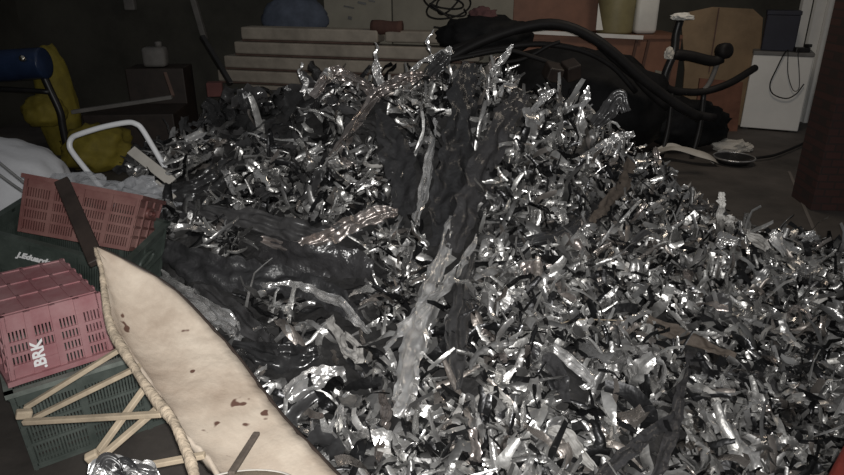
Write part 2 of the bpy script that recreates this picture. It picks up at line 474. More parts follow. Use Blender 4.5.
crumple(p, (.035, .03, .05), 12, M['slat'], 'white_tape', 'scrap of white tape on the left joint of black frame', 'tape')

# hoses and the tarpaulin mound
single(MB().blob(at(575, 104, 5.1) * 1.0 + Vector((0, .3, -.05)), (.80, .5, .44), 4, .16, 2.2), 'black_tarpaulin', M['tarp'],
       'bulky heap of black tarpaulin under the hoses behind the foil', 'tarpaulin', smooth=True)
single(MB().blob(at(684, 122, 5.75) + Vector((0, .0, -.02)), (.38, .24, .22), 8, .2, 2.6), 'black_sack', M['tarp'],
       'low slumped black sack under the black chair frame', 'sack', smooth=True)
for k, (px, py, w, h) in enumerate(((553, 72, .055, .05), (571, 70, .05, .055))):
    c = at(px, py, 4.55)
    lab = ('dark brown wooden offcut on the black tarpaulin, left of its pair', 'dark brown wooden offcut on the black tarpaulin, right of its pair')[k]
    single(MB().box((w * 2, .12, h * 2), c, (R(20), R(10 - 25 * k), R(12)), .01), 'wooden_offcut', M['darkwood'], lab, 'wood')
hoses = [([(428, 74), (450, 58), (490, 38), (540, 24), (575, 29), (610, 50), (640, 77), (675, 103), (700, 118)], 4.75, .034, 'thick black hose arching highest over tarpaulin heap'),
         ([(446, 52), (500, 34), (556, 26), (592, 36), (622, 60), (645, 88), (668, 108)], 4.85, .028, 'second black hose arching close under the thick one'),
         ([(455, 56), (500, 48), (540, 44), (580, 50), (612, 66), (636, 92)], 4.8, .02, 'thin black hose with a flatter arch below thick ones'),
         ([(470, 66), (520, 60), (548, 46), (560, 42)], 4.7, .014, 'slim black cable rising across the dark reddish gap under hoses'),
         ([(440, 62), (470, 56), (505, 50), (530, 56), (560, 66)], 4.65, .016, 'slim black hose sagging low behind foil peak'),
         ([(600, 45), (625, 68), (655, 90), (690, 112), (715, 118)], 4.9, .03, 'black hose end running down to the floor near white card')]
for pts, Y, rr, lb in hoses:
    single(MB().tube([at(x, y, Y) for x, y in pts], rr, 10), 'black_hose', M['rubber'], lb, 'hose', 'black hoses behind the heap', smooth=True)
# black bag with rag, thin coil
single(MB().blob(at(486, 36, 5.3), (.36, .22, .15), 2, .2, 2.4), 'black_bag', M['tarp'], 'flat black bag lying on right end of the stacked planks', 'bag', smooth=True)
single(MB().blob(at(482, 17, 5.32), (.10, .08, .07), 6, .3, 3), 'reddish_rag', M['rag'], 'faded reddish rag lying on top of black bag', 'rag', smooth=True)
coil = [at(447 + 17 * math.cos(t) + 7 * math.sin(1.31 * t), 4 + 10 * math.sin(t) + 5 * math.cos(.77 * t), 5.75 + .02 * math.sin(3.1 * t)) for t in np.linspace(0, 6 * math.pi * 1.15, 44)]
coil += [at(455, 22, 5.7), at(446, 28, 5.65), at(434, 27, 5.6)]
single(MB().tube(coil, .008, 6), 'cable_coil', M['rubber'], 'loose coil of thin black cable hanging before the pale board', 'cable', smooth=True)

# ------------------------------------------------------------------ back of the room, middle: boards and planks
def boardpx(pts, Y, th, m, name, label, cat):
    return single(MB().prism([at(x, y, Y) for x, y in pts], th), name, m, label, cat)
p0, p1 = at(326, 40, 6.6), at(392, 40, 6.6)
e = empty('pale_board', ((p0.x + p1.x) / 2, 6.6, 0), 'pale board with dark smudges standing upright behind the planks', 'board')
MB().box((p1.x - p0.x, .03, 1.9), ((p0.x + p1.x) / 2, 6.6, .95), (0, 0, 0), .004).build('board', M['plaster'], e)
for x, y, w, h in ((349, 7, .05, .012), (362, 3, .04, .02), (350, 18, .018, .03), (372, 1, .03, .012)):
    c = at(x, y, 6.58); MB().box((w * 2, .004, h), c, (0, .2, 0), .001).build('smudge', M['blackpaint'], e)
p0, p1 = at(393, 40, 6.62), at(512, 40, 6.62)
single(MB().box((p1.x - p0.x, .03, 1.8), ((p0.x + p1.x) / 2, 6.64, .9), (0, 0, 0), .004), 'pale_board', M['plaster'], 'plain pale board standing behind the coil of thin cable', 'board')
p0, p1 = at(268, 40, 6.5), at(322, 40, 6.5)
single(MB().blob(at(295, 20, 6.45), (.30, .15, .22), 15, .12, 2.4), 'blue_sack', M['greyblue'], 'faded grey blue sack behind the left half of stacked planks', 'sack', smooth=True)
SD = Vector((math.cos(R(-16)), math.sin(R(-16)), 0))       # direction the planks run
SN = Vector((math.sin(R(-16)), -math.cos(R(-16)), 0))      # towards the viewer
SO = at(243, 58, 6.0)
def plank(s0, s1, zt, h, back, m, label, grp, w=.20):
    a = SO + SD * s0 - SN * (back + w / 2); b = SO + SD * s1 - SN * (back + w / 2)
    a.z = b.z = zt - h / 2
    single(MB().beam(a, b, w, h, .014), 'plank', m, label, 'plank', grp)
zt = at(245, 27, 6.0).z
rows = [(0.0, 1.28, 'topmost long tan plank of the stack, ending short on the right'),
        (-.08, 2.15, 'second tan plank from the top of the stack'),
        (-.20, 2.15, 'third tan plank from top of the stack'),
        (-.28, 2.15, 'fourth tan plank down the stack, reaching furthest left'),
        (.02, 2.15, 'fifth tan plank down the stack'),
        (.20, 2.15, 'lowest tan plank still showing above the foil heap')]
H1, H2 = .103, .022
z = zt
for k, (s0, s1, lb) in enumerate(rows):
    plank(s0, s1, z, H1, .0, M['timber'], lb, 'tan planks stacked at the back')
    z -= H1
    plank(s0 - .02, s1 - .05, z, H2, .03, M['timberdark'], 'dark strip for the shaded gap under the ' + lb.split(' plank')[0] + ' plank', 'dark strips for the shaded gaps between the tan planks')  # dark recessed strip stands in for the shade in the gap between planks
    z -= H2
plank(1.34, 2.15, zt - .005, .09, .02, M['timber'], 'short tan plank on the stack beside the topmost one', 'tan planks stacked at the back')
for s, lb in ((.5, 'dark timber block under the left end of plank stack'), (1.9, 'dark timber block under right end of plank stack')):
    c = SO + SD * s - SN * .12
    single(MB().box((.2, .2, z), (c.x, c.y, z / 2), (0, 0, R(-16)), .01), 'timber_block', M['timberdark'], lb, 'block')
a, b = at(372, 27, 5.72), at(402, 28, 5.66)
single(MB().tube([a, (a + b) / 2, b], lambda t: .056 + .004 * math.sin(7 * t), 14), 'brown_roll', M['brownroll'], 'short brown roll lying across the plank stack', 'roll', smooth=True)
# dark bar and small pieces at the left end of the planks
single(MB().beam(at(202, 36, 5.2), at(231, 84, 5.0), .04, .03, .006), 'dark_bar', M['blackpaint'], 'dark slanting bar leaning across the left plank ends', 'bar')
c = onz(214, 130, 0); c = at(215, 89, 5.25)
single(MB().box((.12, .10, .11), c, (0, 0, .2), .008), 'brick', M['brick'], 'reddish brick piece by the left plank ends', 'brick')
single(MB().beam(at(193, -2, 7.27), at(205, 40, 7.27), .07, .06, .01), 'grey_pipe', M['greybox'], 'pale grey pipe standing against the dark back wall', 'pipe')

# ------------------------------------------------------------------ back of the room, left
ye = 5.6
single(MB().blob(at(56, 98, ye) + Vector((0, 0, -.10)), (.16, .15, .52), 21, .10, 2.0), 'yellow_sack', M['yellow'], 'tall yellow sack standing behind the blue tank', 'sack', smooth=True)
single(MB().blob(at(45, 112, ye - .35), (.16, .14, .14), 22, .14, 2.4), 'yellow_bag', M['yellow'], 'small yellow bag under the blue tank beside its leg', 'bag', smooth=True)
bt = empty('blue_tank', onz(15, 160, 0), 'dark blue tank on bent black legs, in front of yellow sack', 'tank')
Y = 5.0
a, b = at(-30, 68, Y), at(46, 63, Y)
MB().tube([a, a.lerp(b, .4), a.lerp(b, .8), a.lerp(b, .95), b], lambda t: .115 if t < .85 else .115 * math.sqrt(max(.05, 1 - ((t - .85) / .16) ** 2)), 20).build('tank', M['blue'], bt, smooth=True)
MB().lathe([(.022, 0), (.022, .03), (.012, .036)], at(24, 59, Y - .12), (R(75), 0, 0), 12).build('cap', M['steel'], bt, smooth=True)
MB().tube([at(41, 70, Y), at(50, 90, Y), at(60, 112, Y), at(63, 128, Y), (at(63, 128, Y).x, Y, .0)], .028, 10).build('leg', M['blackpaint'], bt, smooth=True)
MB().tube([at(-20, 75, Y), at(-22, 110, Y), (at(-22, 110, Y).x, Y, 0)], .028, 10).build('leg', M['blackpaint'], bt, smooth=True)
MB().tube([at(-20, 88, Y - .02), at(20, 90, Y - .02), at(50, 92, Y - .02)], .02, 8).build('crossbar', M['blackpaint'], bt, smooth=True)
single(MB().beam(at(72, 112, 5.2), at(172, 97, 5.3), .05, .03, .005), 'grey_batten', M['greybox'], 'long dull batten resting on dark box near yellow sack', 'batten')
c0, c1 = at(75, 113, 5.22), at(168, 100, 5.32)
single(MB().box((c1.x - c0.x, .5, c0.z - .03), ((c0.x + c1.x) / 2, 5.55, (c0.z - .03) / 2), (0, 0, R(5)), .01), 'dark_box', M['darkwood'], 'low dark wooden box under the long dull batten', 'box')
single(MB().beam(at(165, 73, 5.5), at(173, 96, 5.35), .025, .02), 'thin_stick', M['timberdark'], 'thin pale brown stick leaning by the dark box', 'stick')
bp = at(156, 60, 6.0)
e = empty('grey_canister', (bp.x, 6.0, bp.z - .06), 'dull grey canister on the dark crate near back wall', 'canister')
MB().box((.20, .16, .17), (bp.x, 6.0, bp.z + .03), (0, 0, .1), .03).build('body', M['greybox'], e, smooth=True)
MB().lathe([(.03, 0), (.03, .04), (.02, .045)], (bp.x + .04, 6.0, bp.z + .115), n=12).build('cap', M['greybox'], e, smooth=True)
single(MB().box((.5, .35, bp.z - .06), (bp.x, 6.05, (bp.z - .06) / 2), (0, 0, .1), .01), 'dark_crate', M['darkwood'], 'tall dark crate carrying the dull grey canister', 'crate')
bp = at(130, 3, 7.25)
single(MB().box((.11, .08, .14), bp, (0, 0, 0), .012), 'wall_switch', M['greybox'], 'small pale switch box on the dark back wall', 'switch box')

# yellow cloth, white sack, tube frame, slats
single(MB().blob(onz(97, 170, 0) + Vector((0, .08, .15)), (.26, .24, .19), 31, .22, 2.2), 'yellow_cloth', M['yellow'], 'crumpled yellow cloth on the floor behind the white tube frame', 'cloth', smooth=True)
ws = empty('white_sack', (-2.65, 3.7, 0), 'large white woven sack slumped behind the maroon crate', 'sack')
MB().blob((-2.66, 3.7, .25), (.54, .42, .33), 41, .06, 1.8, 5).build('body', M['sack'], ws, smooth=True)
for k, (x0, y0, x1, y1) in enumerate(((0, 163, 28, 186), (0, 176, 24, 192))):
    MB().tube([far(x0 - 15, y0 - 12, 3.42), far((x0 + x1) / 2, (y0 + y1) / 2, 3.34), far(x1, y1, 3.30)], .006, 6).build('cord', M['cord'], ws, smooth=True)
tf = empty('tube_frame', onz(110, 215, 0), 'bent white tube frame sticking up behind the maroon crate', 'frame')
Y1 = 3.35
MB().tube([at(130, 222, Y1 - .02), at(105, 192, Y1), at(88, 172, Y1 + .03), at(73, 153, Y1 + .06), at(69.5, 145, Y1 + .07), at(72, 138, Y1 + .08), at(80, 134, Y1 + .08), at(103, 127, Y1 + .10),
           at(127, 122.5, Y1 + .12), at(136, 124, Y1 + .12), at(142, 129, Y1 + .12), at(153, 147, Y1 + .10), at(170, 176, Y1 + .06), at(186, 203, Y1)], .0145, 12, sub=6).build('tube', M['whitetube'], tf, smooth=True)
single(MB().beam(at(131, 150, 3.42), at(172, 182, 3.25), .055, .012, .003, up=Vector((.3, -.8, .5))), 'wood_strip', M['slat'], 'flat pale slat leaning inside the white tube frame', 'slat')
single(MB().beam(at(155, 182, 3.2), at(174, 198, 3.1), .03, .012, .003, up=Vector((.3, -.8, .5))), 'wood_strip', M['slat'], 'shorter pale slat just below the flat leaning one', 'slat')

def film_bag(c, rad, seed, label):
    return single(MB().blob(c, rad, seed, .35, 3.0, 4), 'plastic_bag', M['clear'], label, 'plastic bag', smooth=False)
film_bag(at(138, 204, 3.12), (.19, .10, .12), 51, 'crumpled clear plastic bag behind the maroon crate, beside pale slats')
film_bag(at(82, 192, 3.3), (.20, .10, .09), 52, 'crumpled clear plastic film between white sack and tube frame')

# ------------------------------------------------------------------ crates
def wall_map(side, L, W, H, taper):
    """maps (u along the wall, v up, depth inwards) to the crate's own frame"""
    def f(u, v, d):
        s = 1 - taper * (1 - v / H)
        if side == 'front': return Vector((u * s, (-W / 2) * s + d, v))
        if side == 'back': return Vector((-u * s, (W / 2) * s - d, v))
        if side == 'right': return Vector((L / 2 * s - d, u * s, v))
        return Vector((-L / 2 * s + d, -u * s, v))
    return f

def bar(mb, f, u0, u1, v0, v1, t, d0=0.0):
    vs = [mb.bm.verts.new(f(u, v, d)) for d in (d0, d0 + t) for v in (v0, v1) for u in (u0, u1)]
    for q in ((0, 1, 3, 2), (5, 4, 6, 7), (4, 0, 2, 6), (1, 5, 7, 3), (2, 3, 7, 6), (4, 5, 1, 0)):
        mb.bm.faces.new([vs[i] for i in q])

def crate(name, label, dims, m, loc, rot, mrim=None, closed_at_top=False, ncol=4, nrow=3, text=None, tsolid=None, taper=.05, base_hole=False, topband=.18):
    L, W, H = dims
    e = empty(name, loc, label, 'crate', 'plastic crates', Euler(rot))
    mb, rim = MB(), MB()
    t = .012
    for side in ('front', 'back', 'right', 'left'):
        ln = L if side in ('front', 'back') else W
        nc = ncol if side in ('front', 'back') else max(2, round(ncol * W / L))
        f = wall_map(side, L, W, H, -taper if closed_at_top else taper)
        vb = H * .07; vt = H * (1 - topband)
        bar(mb, f, -ln / 2, ln / 2, 0, vb, t)
        bar(mb, f, -ln / 2, ln / 2, vt, H, t * .8, .002)
        rows = [vb + (vt - vb) * k / nrow for k in range(nrow + 1)]
        cols = [-ln / 2 + ln * k / nc for k in range(nc + 1)]
        for v in rows[1:-1]: bar(mb, f, -ln / 2, ln / 2, v - .005, v + .005, t, -.002)
        for u in cols: bar(mb, f, max(u - .009, -ln / 2), min(u + .009, ln / 2), 0, H, t + .004, -.004)
        for ci in range(nc):
            for ri in range(nrow):
                u0, u1, v0, v1 = cols[ci], cols[ci + 1], rows[ri], rows[ri + 1]
                if tsolid and side == 'front' and (ci, ri) in tsolid:
                    bar(mb, f, u0, u1, v0, v1, t, .0); continue
                n = max(4, int((u1 - u0) / .0095))
                for k in range(1, n):
                    u = u0 + (u1 - u0) * k / n
                    bar(mb, f, u - .0026, u + .0026, v0, v1, t * .6, .003)
        # rim
        vv = H if not closed_at_top else 0
        bar(rim, f, -ln / 2 - .012, ln / 2 + .012, vv - .012 if vv else 0, vv + .004 if vv else .016, .024, -.012)
    zb = H if closed_at_top else 0
    s = 1 - (taper if not closed_at_top else taper)
    if closed_at_top:
        mb.box((L * s * .99, W * s * .99, .01), (0, 0, H - .006))
        for k in range(ncol + 1):
            mb.box((.010, W * s, .006), ((-.5 + k / ncol) * L * s * .97, 0, H + .000))
        for k in range(4):
            mb.box((L * s, .010, .006), (0, (-.5 + k / 3) * W * s * .97, H + .000))
    else:
        for k in range(ncol * 2 + 1):
            mb.box((.014, W * s, .010), ((-.5 + k / (ncol * 2)) * L * s * .97, 0, .006))
        for k in range(9):
            mb.box((L * s, .014, .010), (0, (-.5 + k / 8) * W * s * .97, .007))
    body_o = mb.build('body', m, e, local=True)
    rim.build('rim', mrim or m, e, local=True)
    # rounded hand hold on both ends
    for sx in (-1, 1):
        MB().tube([(sx * (L / 2 + .004), W * .16 * math.cos(a), H * .72 + H * .08 * math.sin(a)) for a in [k * math.pi / 6 for k in range(12)]], .008, 8, closed=True, sub=2).build('hand_hold', m, body_o, local=True, smooth=True)
    if text:
        body, size, u, v, rotz, shear = text
        cu = bpy.data.curves.new('lettering', 'FONT')
        cu.body = body; cu.size = size; cu.extrude = .0008; cu.shear = shear; cu.align_x = 'CENTER'; cu.align_y = 'CENTER'; cu.offset = .0015
        to = bpy.data.objects.new('tmp', cu); COL.objects.link(to)
        me = bpy.data.meshes.new_from_object(to)
        bpy.data.objects.remove(to)
        lo = bpy.data.objects.new('lettering', me); COL.objects.link(lo)
        me.materials.append(M['letter'])
        sgn = -taper if closed_at_top else taper
        s_ = 1 - sgn * (1 - v / H)
        lo.parent = body_o
        tilt = math.atan2(W / 2 * sgn, H)
        lo.matrix_local = Matrix.Translation((u * s_, -W / 2 * s_ - .0045, v)) @ Matrix.Rotation(R(90) + tilt, 4, 'X') @ Matrix.Rotation(rotz, 4, 'Z')
        lo['label'] = 'white lettering'
    return e

crate('plastic_crate', 'faded pink red crate upside down with .BRK lettering, left of the broken panel', (.272, .393, .215), M['pink'],
      (-1.259, 1.887, .302), (R(-1.5), R(2.1), R(42.5)), closed_at_top=True, ncol=4, nrow=4, topband=.24, taper=.06,
      tsolid={(1, 0), (1, 1), (0, 0)}, text=('.BRK', .046, -.058, .072, R(90), 0))
crate('plastic_crate', 'maroon crate tilted under black bar in front of the white sack', (.425, .275, .215), M['maroon'],
      (-1.335, 2.40, .462), (R(-23.7), R(11.8), R(.8)), ncol=4, nrow=4, topband=.2)
crate('plastic_crate', 'dark green crate with white handwritten lettering behind the pink crate', (.55, .36, .28), M['green'],
      (-1.42, 2.43, .262), (R(5.3), R(13.5), R(-4.8)), mrim=M['green'], ncol=3, nrow=2, tsolid={(0, 1), (1, 1), (1, 0)},
      text=('J.Eduardo', .034, -.068, .208, 0, .45))
crate('plastic_crate', 'dark green crate on the floor under wooden struts and pink crate', (.55, .36, .298), M['greendusty'],
      (-1.107, 1.92, 0), (0, 0, R(35.7)), mrim=M['greenrim'], ncol=3, nrow=3)
crate('plastic_crate', 'dark green crate on the floor below the tilted lettered one', (.50, .34, .185), M['green'],
      (-1.60, 2.52, 0), (0, 0, R(-4)), mrim=M['greenrim'], ncol=3, nrow=2)
single(MB().beam(far(62, 181, 2.52), far(97, 262, 2.12), .045, .02, .003, up=Vector((.3, -.8, .4))), 'black_bar', M['darkwood'], 'flat blackened bar leaning across the maroon crate', 'bar')

# ------------------------------------------------------------------ broken beige panel with struts
Lp = [(95, 249, 2.10), (104, 283, 2.02), (113, 322, 1.93), (134, 358, 1.83), (158, 394, 1.74), (181, 430, 1.65), (208, 458, 1.585), (226, 492, 1.52)]
Rp = [(97, 247, 2.10), (166, 285, 2.06), (214, 332, 1.97), (240, 362, 1.90), (262, 392, 1.83), (284, 420, 1.765), (312, 450, 1.69), (352, 492, 1.60)]
bpn = empty('broken_fibreboard', far(190, 420, 1.85), 'broken beige fibreboard panel with torn edge and pale struts', 'panel')
LS = spline([far(*q) for q in Lp], 6); RS = spline([far(*q) for q in Rp], 6)
NU = len(LS) - 1
from mathutils import noise
def surf(u, v):
    i = min(NU, int(round(u * NU)))
    a, b = LS[i], RS[i]
    p = a.lerp(b, v)
    sag = .26 * math.sin(math.pi * v ** .6) * (1 - .5 * v) * (b - a).length
    n = (b - a).cross(LS[min(NU, i + 1)] - LS[max(0, i - 1)])
    if n.length > 1e-9: n.normalize()
    if n.dot(C0 - p) > 0: n = -n
    jag = .006 * noise.noise(Vector((i * .9, v * 3, 1)))
    return p + n * (sag + jag)
pm = MB().grid(surf, NU, 10).build('sheet', M['panel'], bpn, smooth=True)
sol = pm.modifiers.new('thickness', 'SOLIDIFY'); sol.thickness = .009; sol.offset = 0
# dark back edge along the right side
tag(MB().tube([p + Vector((.004, .006, -.004)) for p in RS], .006, 6, sub=1).build('edge_band', M['darkwood'], bpn, smooth=True), 'dark band along the right edge')
# torn rim along the left edge: a ragged lip of fibre
Lr = [(95, 248, 2.085), (101, 268, 2.04), (104, 290, 1.99), (110, 325, 1.90), (128, 358, 1.80), (150, 392, 1.70), (172, 420, 1.61), (184, 445, 1.545), (193, 470, 1.49), (198, 500, 1.44)]
RM = MB()
RM.tube([far(*q) for q in Lr], lambda t: .004 + .0075 * min(1, t * 3) + .004 * noise.noise(Vector((t * 9, 0, 3))), 10, sub=8)
for v in RM.bm.verts:
    v.co += Vector((noise.noise(v.co * 60), noise.noise(v.co * 60 + Vector((9, 0, 0))), noise.noise(v.co * 60 + Vector((0, 9, 0))))) * .0022
tag(RM.build('torn_rim', M['fibre'], bpn, smooth=True), 'thick torn pale rim along the left edge')
struts = [((122, 348, 1.84), (25, 408, 1.95)), ((140, 366, 1.78), (34, 418, 1.93)), ((162, 414, 1.64), (24, 422, 1.90)),
          ((158, 408, 1.68), (94, 463, 1.68)), ((146, 386, 1.74), (96, 455, 1.72)), ((205, 455, 1.56), (140, 467, 1.62))]
for a, b in struts:
    A, B = far(*a), far(*b)
    s = MB(); s.beam(A, B, .015, .012, .002)
    s.build('strut', M['rawwood'], bpn)
k1 = MB().box((.035, .02, .022), far(24, 414, 1.91), (0, R(20), R(35)), .004).build('joint_block', M['rawwood'], bpn)
k2 = MB().box((.028, .02, .05), far(96, 460, 1.69), (R(10), R(-20), R(20)), .004).build('joint_block', M['rawwood'], bpn)
st = MB().beam(far(231, 474, 1.52), far(257, 433, 1.66), .016, .010, .003)
single(st, 'wood_splinter', M['brownstrip'], 'brown wood splinter lying across the lower end of beige panel', 'splinter')
dc = far(245, 492, 1.46)
e = empty('wooden_disc', dc, 'pale round disc half out of view under the splinter', 'disc')
MB().lathe([(.085, 0), (.10, .004), (.102, .012), (.09, .016), (.02, .014)], (0, 0, 0), (R(-25), 0, 0), 28).build('disc', M['rawwood'], e, local=True, smooth=True)
MB().tube([Matrix.Rotation(R(-25), 3, 'X') @ Vector((.1 * math.cos(t), .1 * math.sin(t), .012)) for t in [k * math.pi / 8 for k in range(16)]], .004, 8, closed=True).build('rim', M['slat'], e, local=True, smooth=True)
c = far(872, 478, 1.75)
e = empty('red_container', c, 'red plastic container edge at the heap foot by the dark red wall side', 'container')
MB().box((.10, .12, .16), (0, 0, 0), (.1, .1, .3), .02).build('body', M['redplastic'], e, local=True, smooth=True)
MB().box((.11, .13, .02), (.009, -.008, .085), (.1, .1, .3), .008).build('lid', M['redplastic'], e, local=True, smooth=True)

# ------------------------------------------------------------------ the heap: ground form
cps = []
for px, py, Y in ((170, 152, 3.9), (200, 132, 4.0), (250, 112, 3.95), (300, 96, 3.9), (345, 86, 3.85), (380, 80, 3.75), (440, 78, 3.6), (500, 84, 3.55), (545, 100, 3.6), (590, 125, 3.5),
                  (635, 158, 3.45), (672, 205, 3.3), (700, 246, 3.15), (760, 250, 2.95), (844, 268, 2.75),
                  (440, 160, 3.1), (440, 250, 2.6), (440, 350, 2.0), (440, 475, 1.45), (250, 180, 3.2), (250, 250, 2.65), (260, 330, 2.15), (330, 420, 1.68),
                  (165, 235, 2.75), (570, 180, 3.0), (600, 250, 2.6), (580, 350, 1.98), (600, 475, 1.48), (700, 300, 2.5), (700, 400, 1.88), (720, 475, 1.52), (844, 350, 2.15), (844, 475, 1.53)):
    p = at(px, py, Y); cps.append((p.x, p.y, p.z))
cps += [(-1.5, 4.7, .14), (-.7, 4.8, .15), (.2, 5.0, .1), (1.0, 4.6, .06), (-2.4, 3.9, 0), (-2.2, 2.9, .0), (-1.9, 2.2, 0), (-1.4, 1.3, 0), (-.6, .8, .05), (.3, .7, .08), (1.2, .8, .05),
        (2.2, 1.2, .05), (2.9, 2.0, .03), (2.7, 3.1, .0), (2.0, 3.6, 0), (1.7, 4.0, 0), (1.6, 5.0, 0), (-1.2, 5.6, 0), (0.2, 5.9, 0), (-2.3, 5.0, 0), (3.4, 1.2, 0), (3.4, 2.6, 0)]
cps = np.array(cps)
def _k(r2): return 0.5 * r2 * np.log(r2 + 1e-9)
n_ = len(cps)
A_ = np.zeros((n_ + 3, n_ + 3))
d2 = ((cps[:, None, :2] - cps[None, :, :2]) ** 2).sum(-1)
A_[:n_, :n_] = _k(d2) + np.eye(n_) * .004
A_[:n_, n_] = 1; A_[:n_, n_ + 1:] = cps[:, :2]
A_[n_:, :n_] = A_[:n_, n_:].T
W_ = np.linalg.solve(A_, np.concatenate([cps[:, 2], np.zeros(3)]))
def hz(x, y):
    x = np.asarray(x, float); y = np.asarray(y, float)
    q = (x[..., None] - cps[:, 0]) ** 2 + (y[..., None] - cps[:, 1]) ** 2
    return _k(q) @ W_[:n_] + W_[n_] + W_[n_ + 1] * x + W_[n_ + 2] * y
def hnorm(x, y, e=.03):
    n = np.stack([-(hz(x + e, y) - hz(x - e, y)) / (2 * e), -(hz(x, y + e) - hz(x, y - e)) / (2 * e), np.ones_like(x)], -1)
    return n / np.linalg.norm(n, axis=-1, keepdims=True)
def pix(P):
    v = P - np.array(C0)
    d = v @ np.array(CF)
    return np.stack([422 + FPX * (v @ np.array(CR)) / d, 237.5 - FPX * (v @ np.array(CU)) / d], -1)
def hit(px, py):
    """the heap point a sight line meets first"""
    r = np.array(ray(px, py).normalized())
    s = np.arange(1.0, 6.0, .01)
    P = np.array(C0) + s[:, None] * r
    below = P[:, 2] < np.maximum(hz(P[:, 0], P[:, 1]), 0.0)
    i = int(np.argmax(below)) if below.any() else len(s) - 1
    return Vector(P[i])

def in_panel_zone(x, y):
    """kept clear: where the crates and the panel stand"""
    return (x < -.35) & (y < 2.05 - 1.15 * (x + .35) * .75) & (x + .62 * (y - 1.5) < -.42) | ((x < -1.02) & (y < 2.75)) | ((x < -2.05) & (y < 4.2))

# ------------------------------------------------------------------ strips
def strips(P, T, N, Ls, Ws, S, curl, twist, crease, crink, rg, J=3):
    """Ribbons of film with J points across (lengthwise pleats): returns vertices (n,S,J,3)."""
    n = len(P)
    T = T / np.linalg.norm(T, axis=1, keepdims=True)
    B = np.cross(N, T); B /= np.linalg.norm(B, axis=1, keepdims=True)
    N = np.cross(T, B)
    kb = rg.normal(0, 1, (n, 1)) * curl; kn = rg.normal(0, 1, (n, 1)) * curl * .45; kt = rg.normal(0, 1, (n, 1)) * twist
    out = np.zeros((n, S, J, 3))
    seg = (Ls / (S - 1))[:, None]
    Wm = Ws[:, None]
    pos = np.zeros((n, 3))
    pl = rg.normal(0, 1, (n, J)) * crease / (J - 1) * .8          # pleats: the same all along, drifting slowly
    xs = np.linspace(-.5, .5, J)[None, :] + rg.normal(0, .16 / (J - 1), (n, J))
    for i in range(S):
        u = i / (S - 1)
        wv = Wm * (.55 + .45 * np.sin(np.pi * np.clip(u * .9 + .05, 0, 1))) * (1 + .11 * rg.normal(0, 1, (n, 1)))
        c = pos + N * rg.normal(0, 1, (n, 1)) * crink * Wm * .7
        pl = pl * .9 + rg.normal(0, 1, (n, J)) * crink * .45
        for q in range(J):
            out[:, i, q] = c + B * wv * xs[:, q:q + 1] + N * Wm * pl[:, q:q + 1]
        a = kb / (S - 1) + rg.normal(0, .20, (n, 1)); b = kn / (S - 1) + rg.normal(0, .12, (n, 1)); t = kt / (S - 1) + rg.normal(0, .20, (n, 1))
        T2 = T + N * a + B * b
        T = T2 / np.linalg.norm(T2, axis=1, keepdims=True)
        N = N - T * (N * T).sum(1, keepdims=True)
        N = N / np.linalg.norm(N, axis=1, keepdims=True)
        B = np.cross(N, T)
        N2 = N * np.cos(t) + B * np.sin(t); B = B * np.cos(t) - N * np.sin(t); N = N2
        pos = pos + T * seg
    mid = out[:, :, J // 2].mean(1)
    out += (P - mid)[:, None, None, :]
    return out

def faces_of(n, S, J=3):
    base = np.arange(n)[:, None, None, None] * (S * J)
    i = np.arange(S - 1)[None, :, None, None]; j = np.arange(J - 1)[None, None, :, None]
    q = np.array([0, 1, J + 1, J])[None, None, None, :]
    return (base + i * J + j + q).reshape(-1, 4)

def mesh_np(name, V, Fq, m, smooth=True):
    me = bpy.data.meshes.new(name)
    me.vertices.add(len(V)); me.vertices.foreach_set('co', V.astype(np.float32).ravel())
    me.loops.add(Fq.size); me.loops.foreach_set('vertex_index', Fq.astype(np.int32).ravel())
    me.polygons.add(len(Fq)); me.polygons.foreach_set('loop_start', (np.arange(len(Fq)) * 4).astype(np.int32))
    me.polygons.foreach_set('use_smooth', np.full(len(Fq), smooth))
    me.update(calc_edges=True); me.validate()
    me.materials.append(m)
    return me

def scatter(n, rg, xr=(-2.1, 2.9), yr=(.95, 5.3), hmin=.045, pref=None, clear=0):
    X, Yy = [], []
    while len(X) < n:
        x = rg.uniform(*xr, 3000); y = rg.uniform(*yr, 3000)
        h = hz(x, y)
        p = pix(np.stack([x, y, h], -1))
        ok = (h > hmin) & ~in_panel_zone(x, y) & (p[:, 0] > 60) & (p[:, 0] < 905) & (p[:, 1] < 540)
        # not inside the crates on the left
        ok &= ~((p[:, 0] < 168) & (p[:, 1] > 175))
        if pref is not None: ok &= rg.random(3000) < pref(p[:, 0], p[:, 1])
        if clear:
            hp = np.array(HERO)
            c = np.stack([x, y, h], -1)
            vd = np.array(C0) - hp[:, :3]; vd /= np.linalg.norm(vd, axis=1, keepdims=True)
            for q in range(0, len(hp)):
                dd = c - hp[q, :3]
                al = dd @ vd[q]
                ok &= ~((np.linalg.norm(dd - al[:, None] * vd[q], axis=1) < hp[q, 3] * clear + .02) & (np.abs(al) < .5))
        X += list(x[ok]); Yy += list(y[ok])
    X = np.array(X[:n]); Yy = np.array(Yy[:n])
    Z = hz(X, Yy)
    return np.stack([X, Yy, Z], -1), hnorm(X, Yy)

def tangents(Nn, rg, lift=.35):
    t = rg.normal(0, 1, Nn.shape)
    t -= Nn * (t * Nn).sum(1, keepdims=True)
    t /= np.linalg.norm(t, axis=1, keepdims=True)
    t += Nn * rg.normal(0, lift, (len(Nn), 1))
    return t

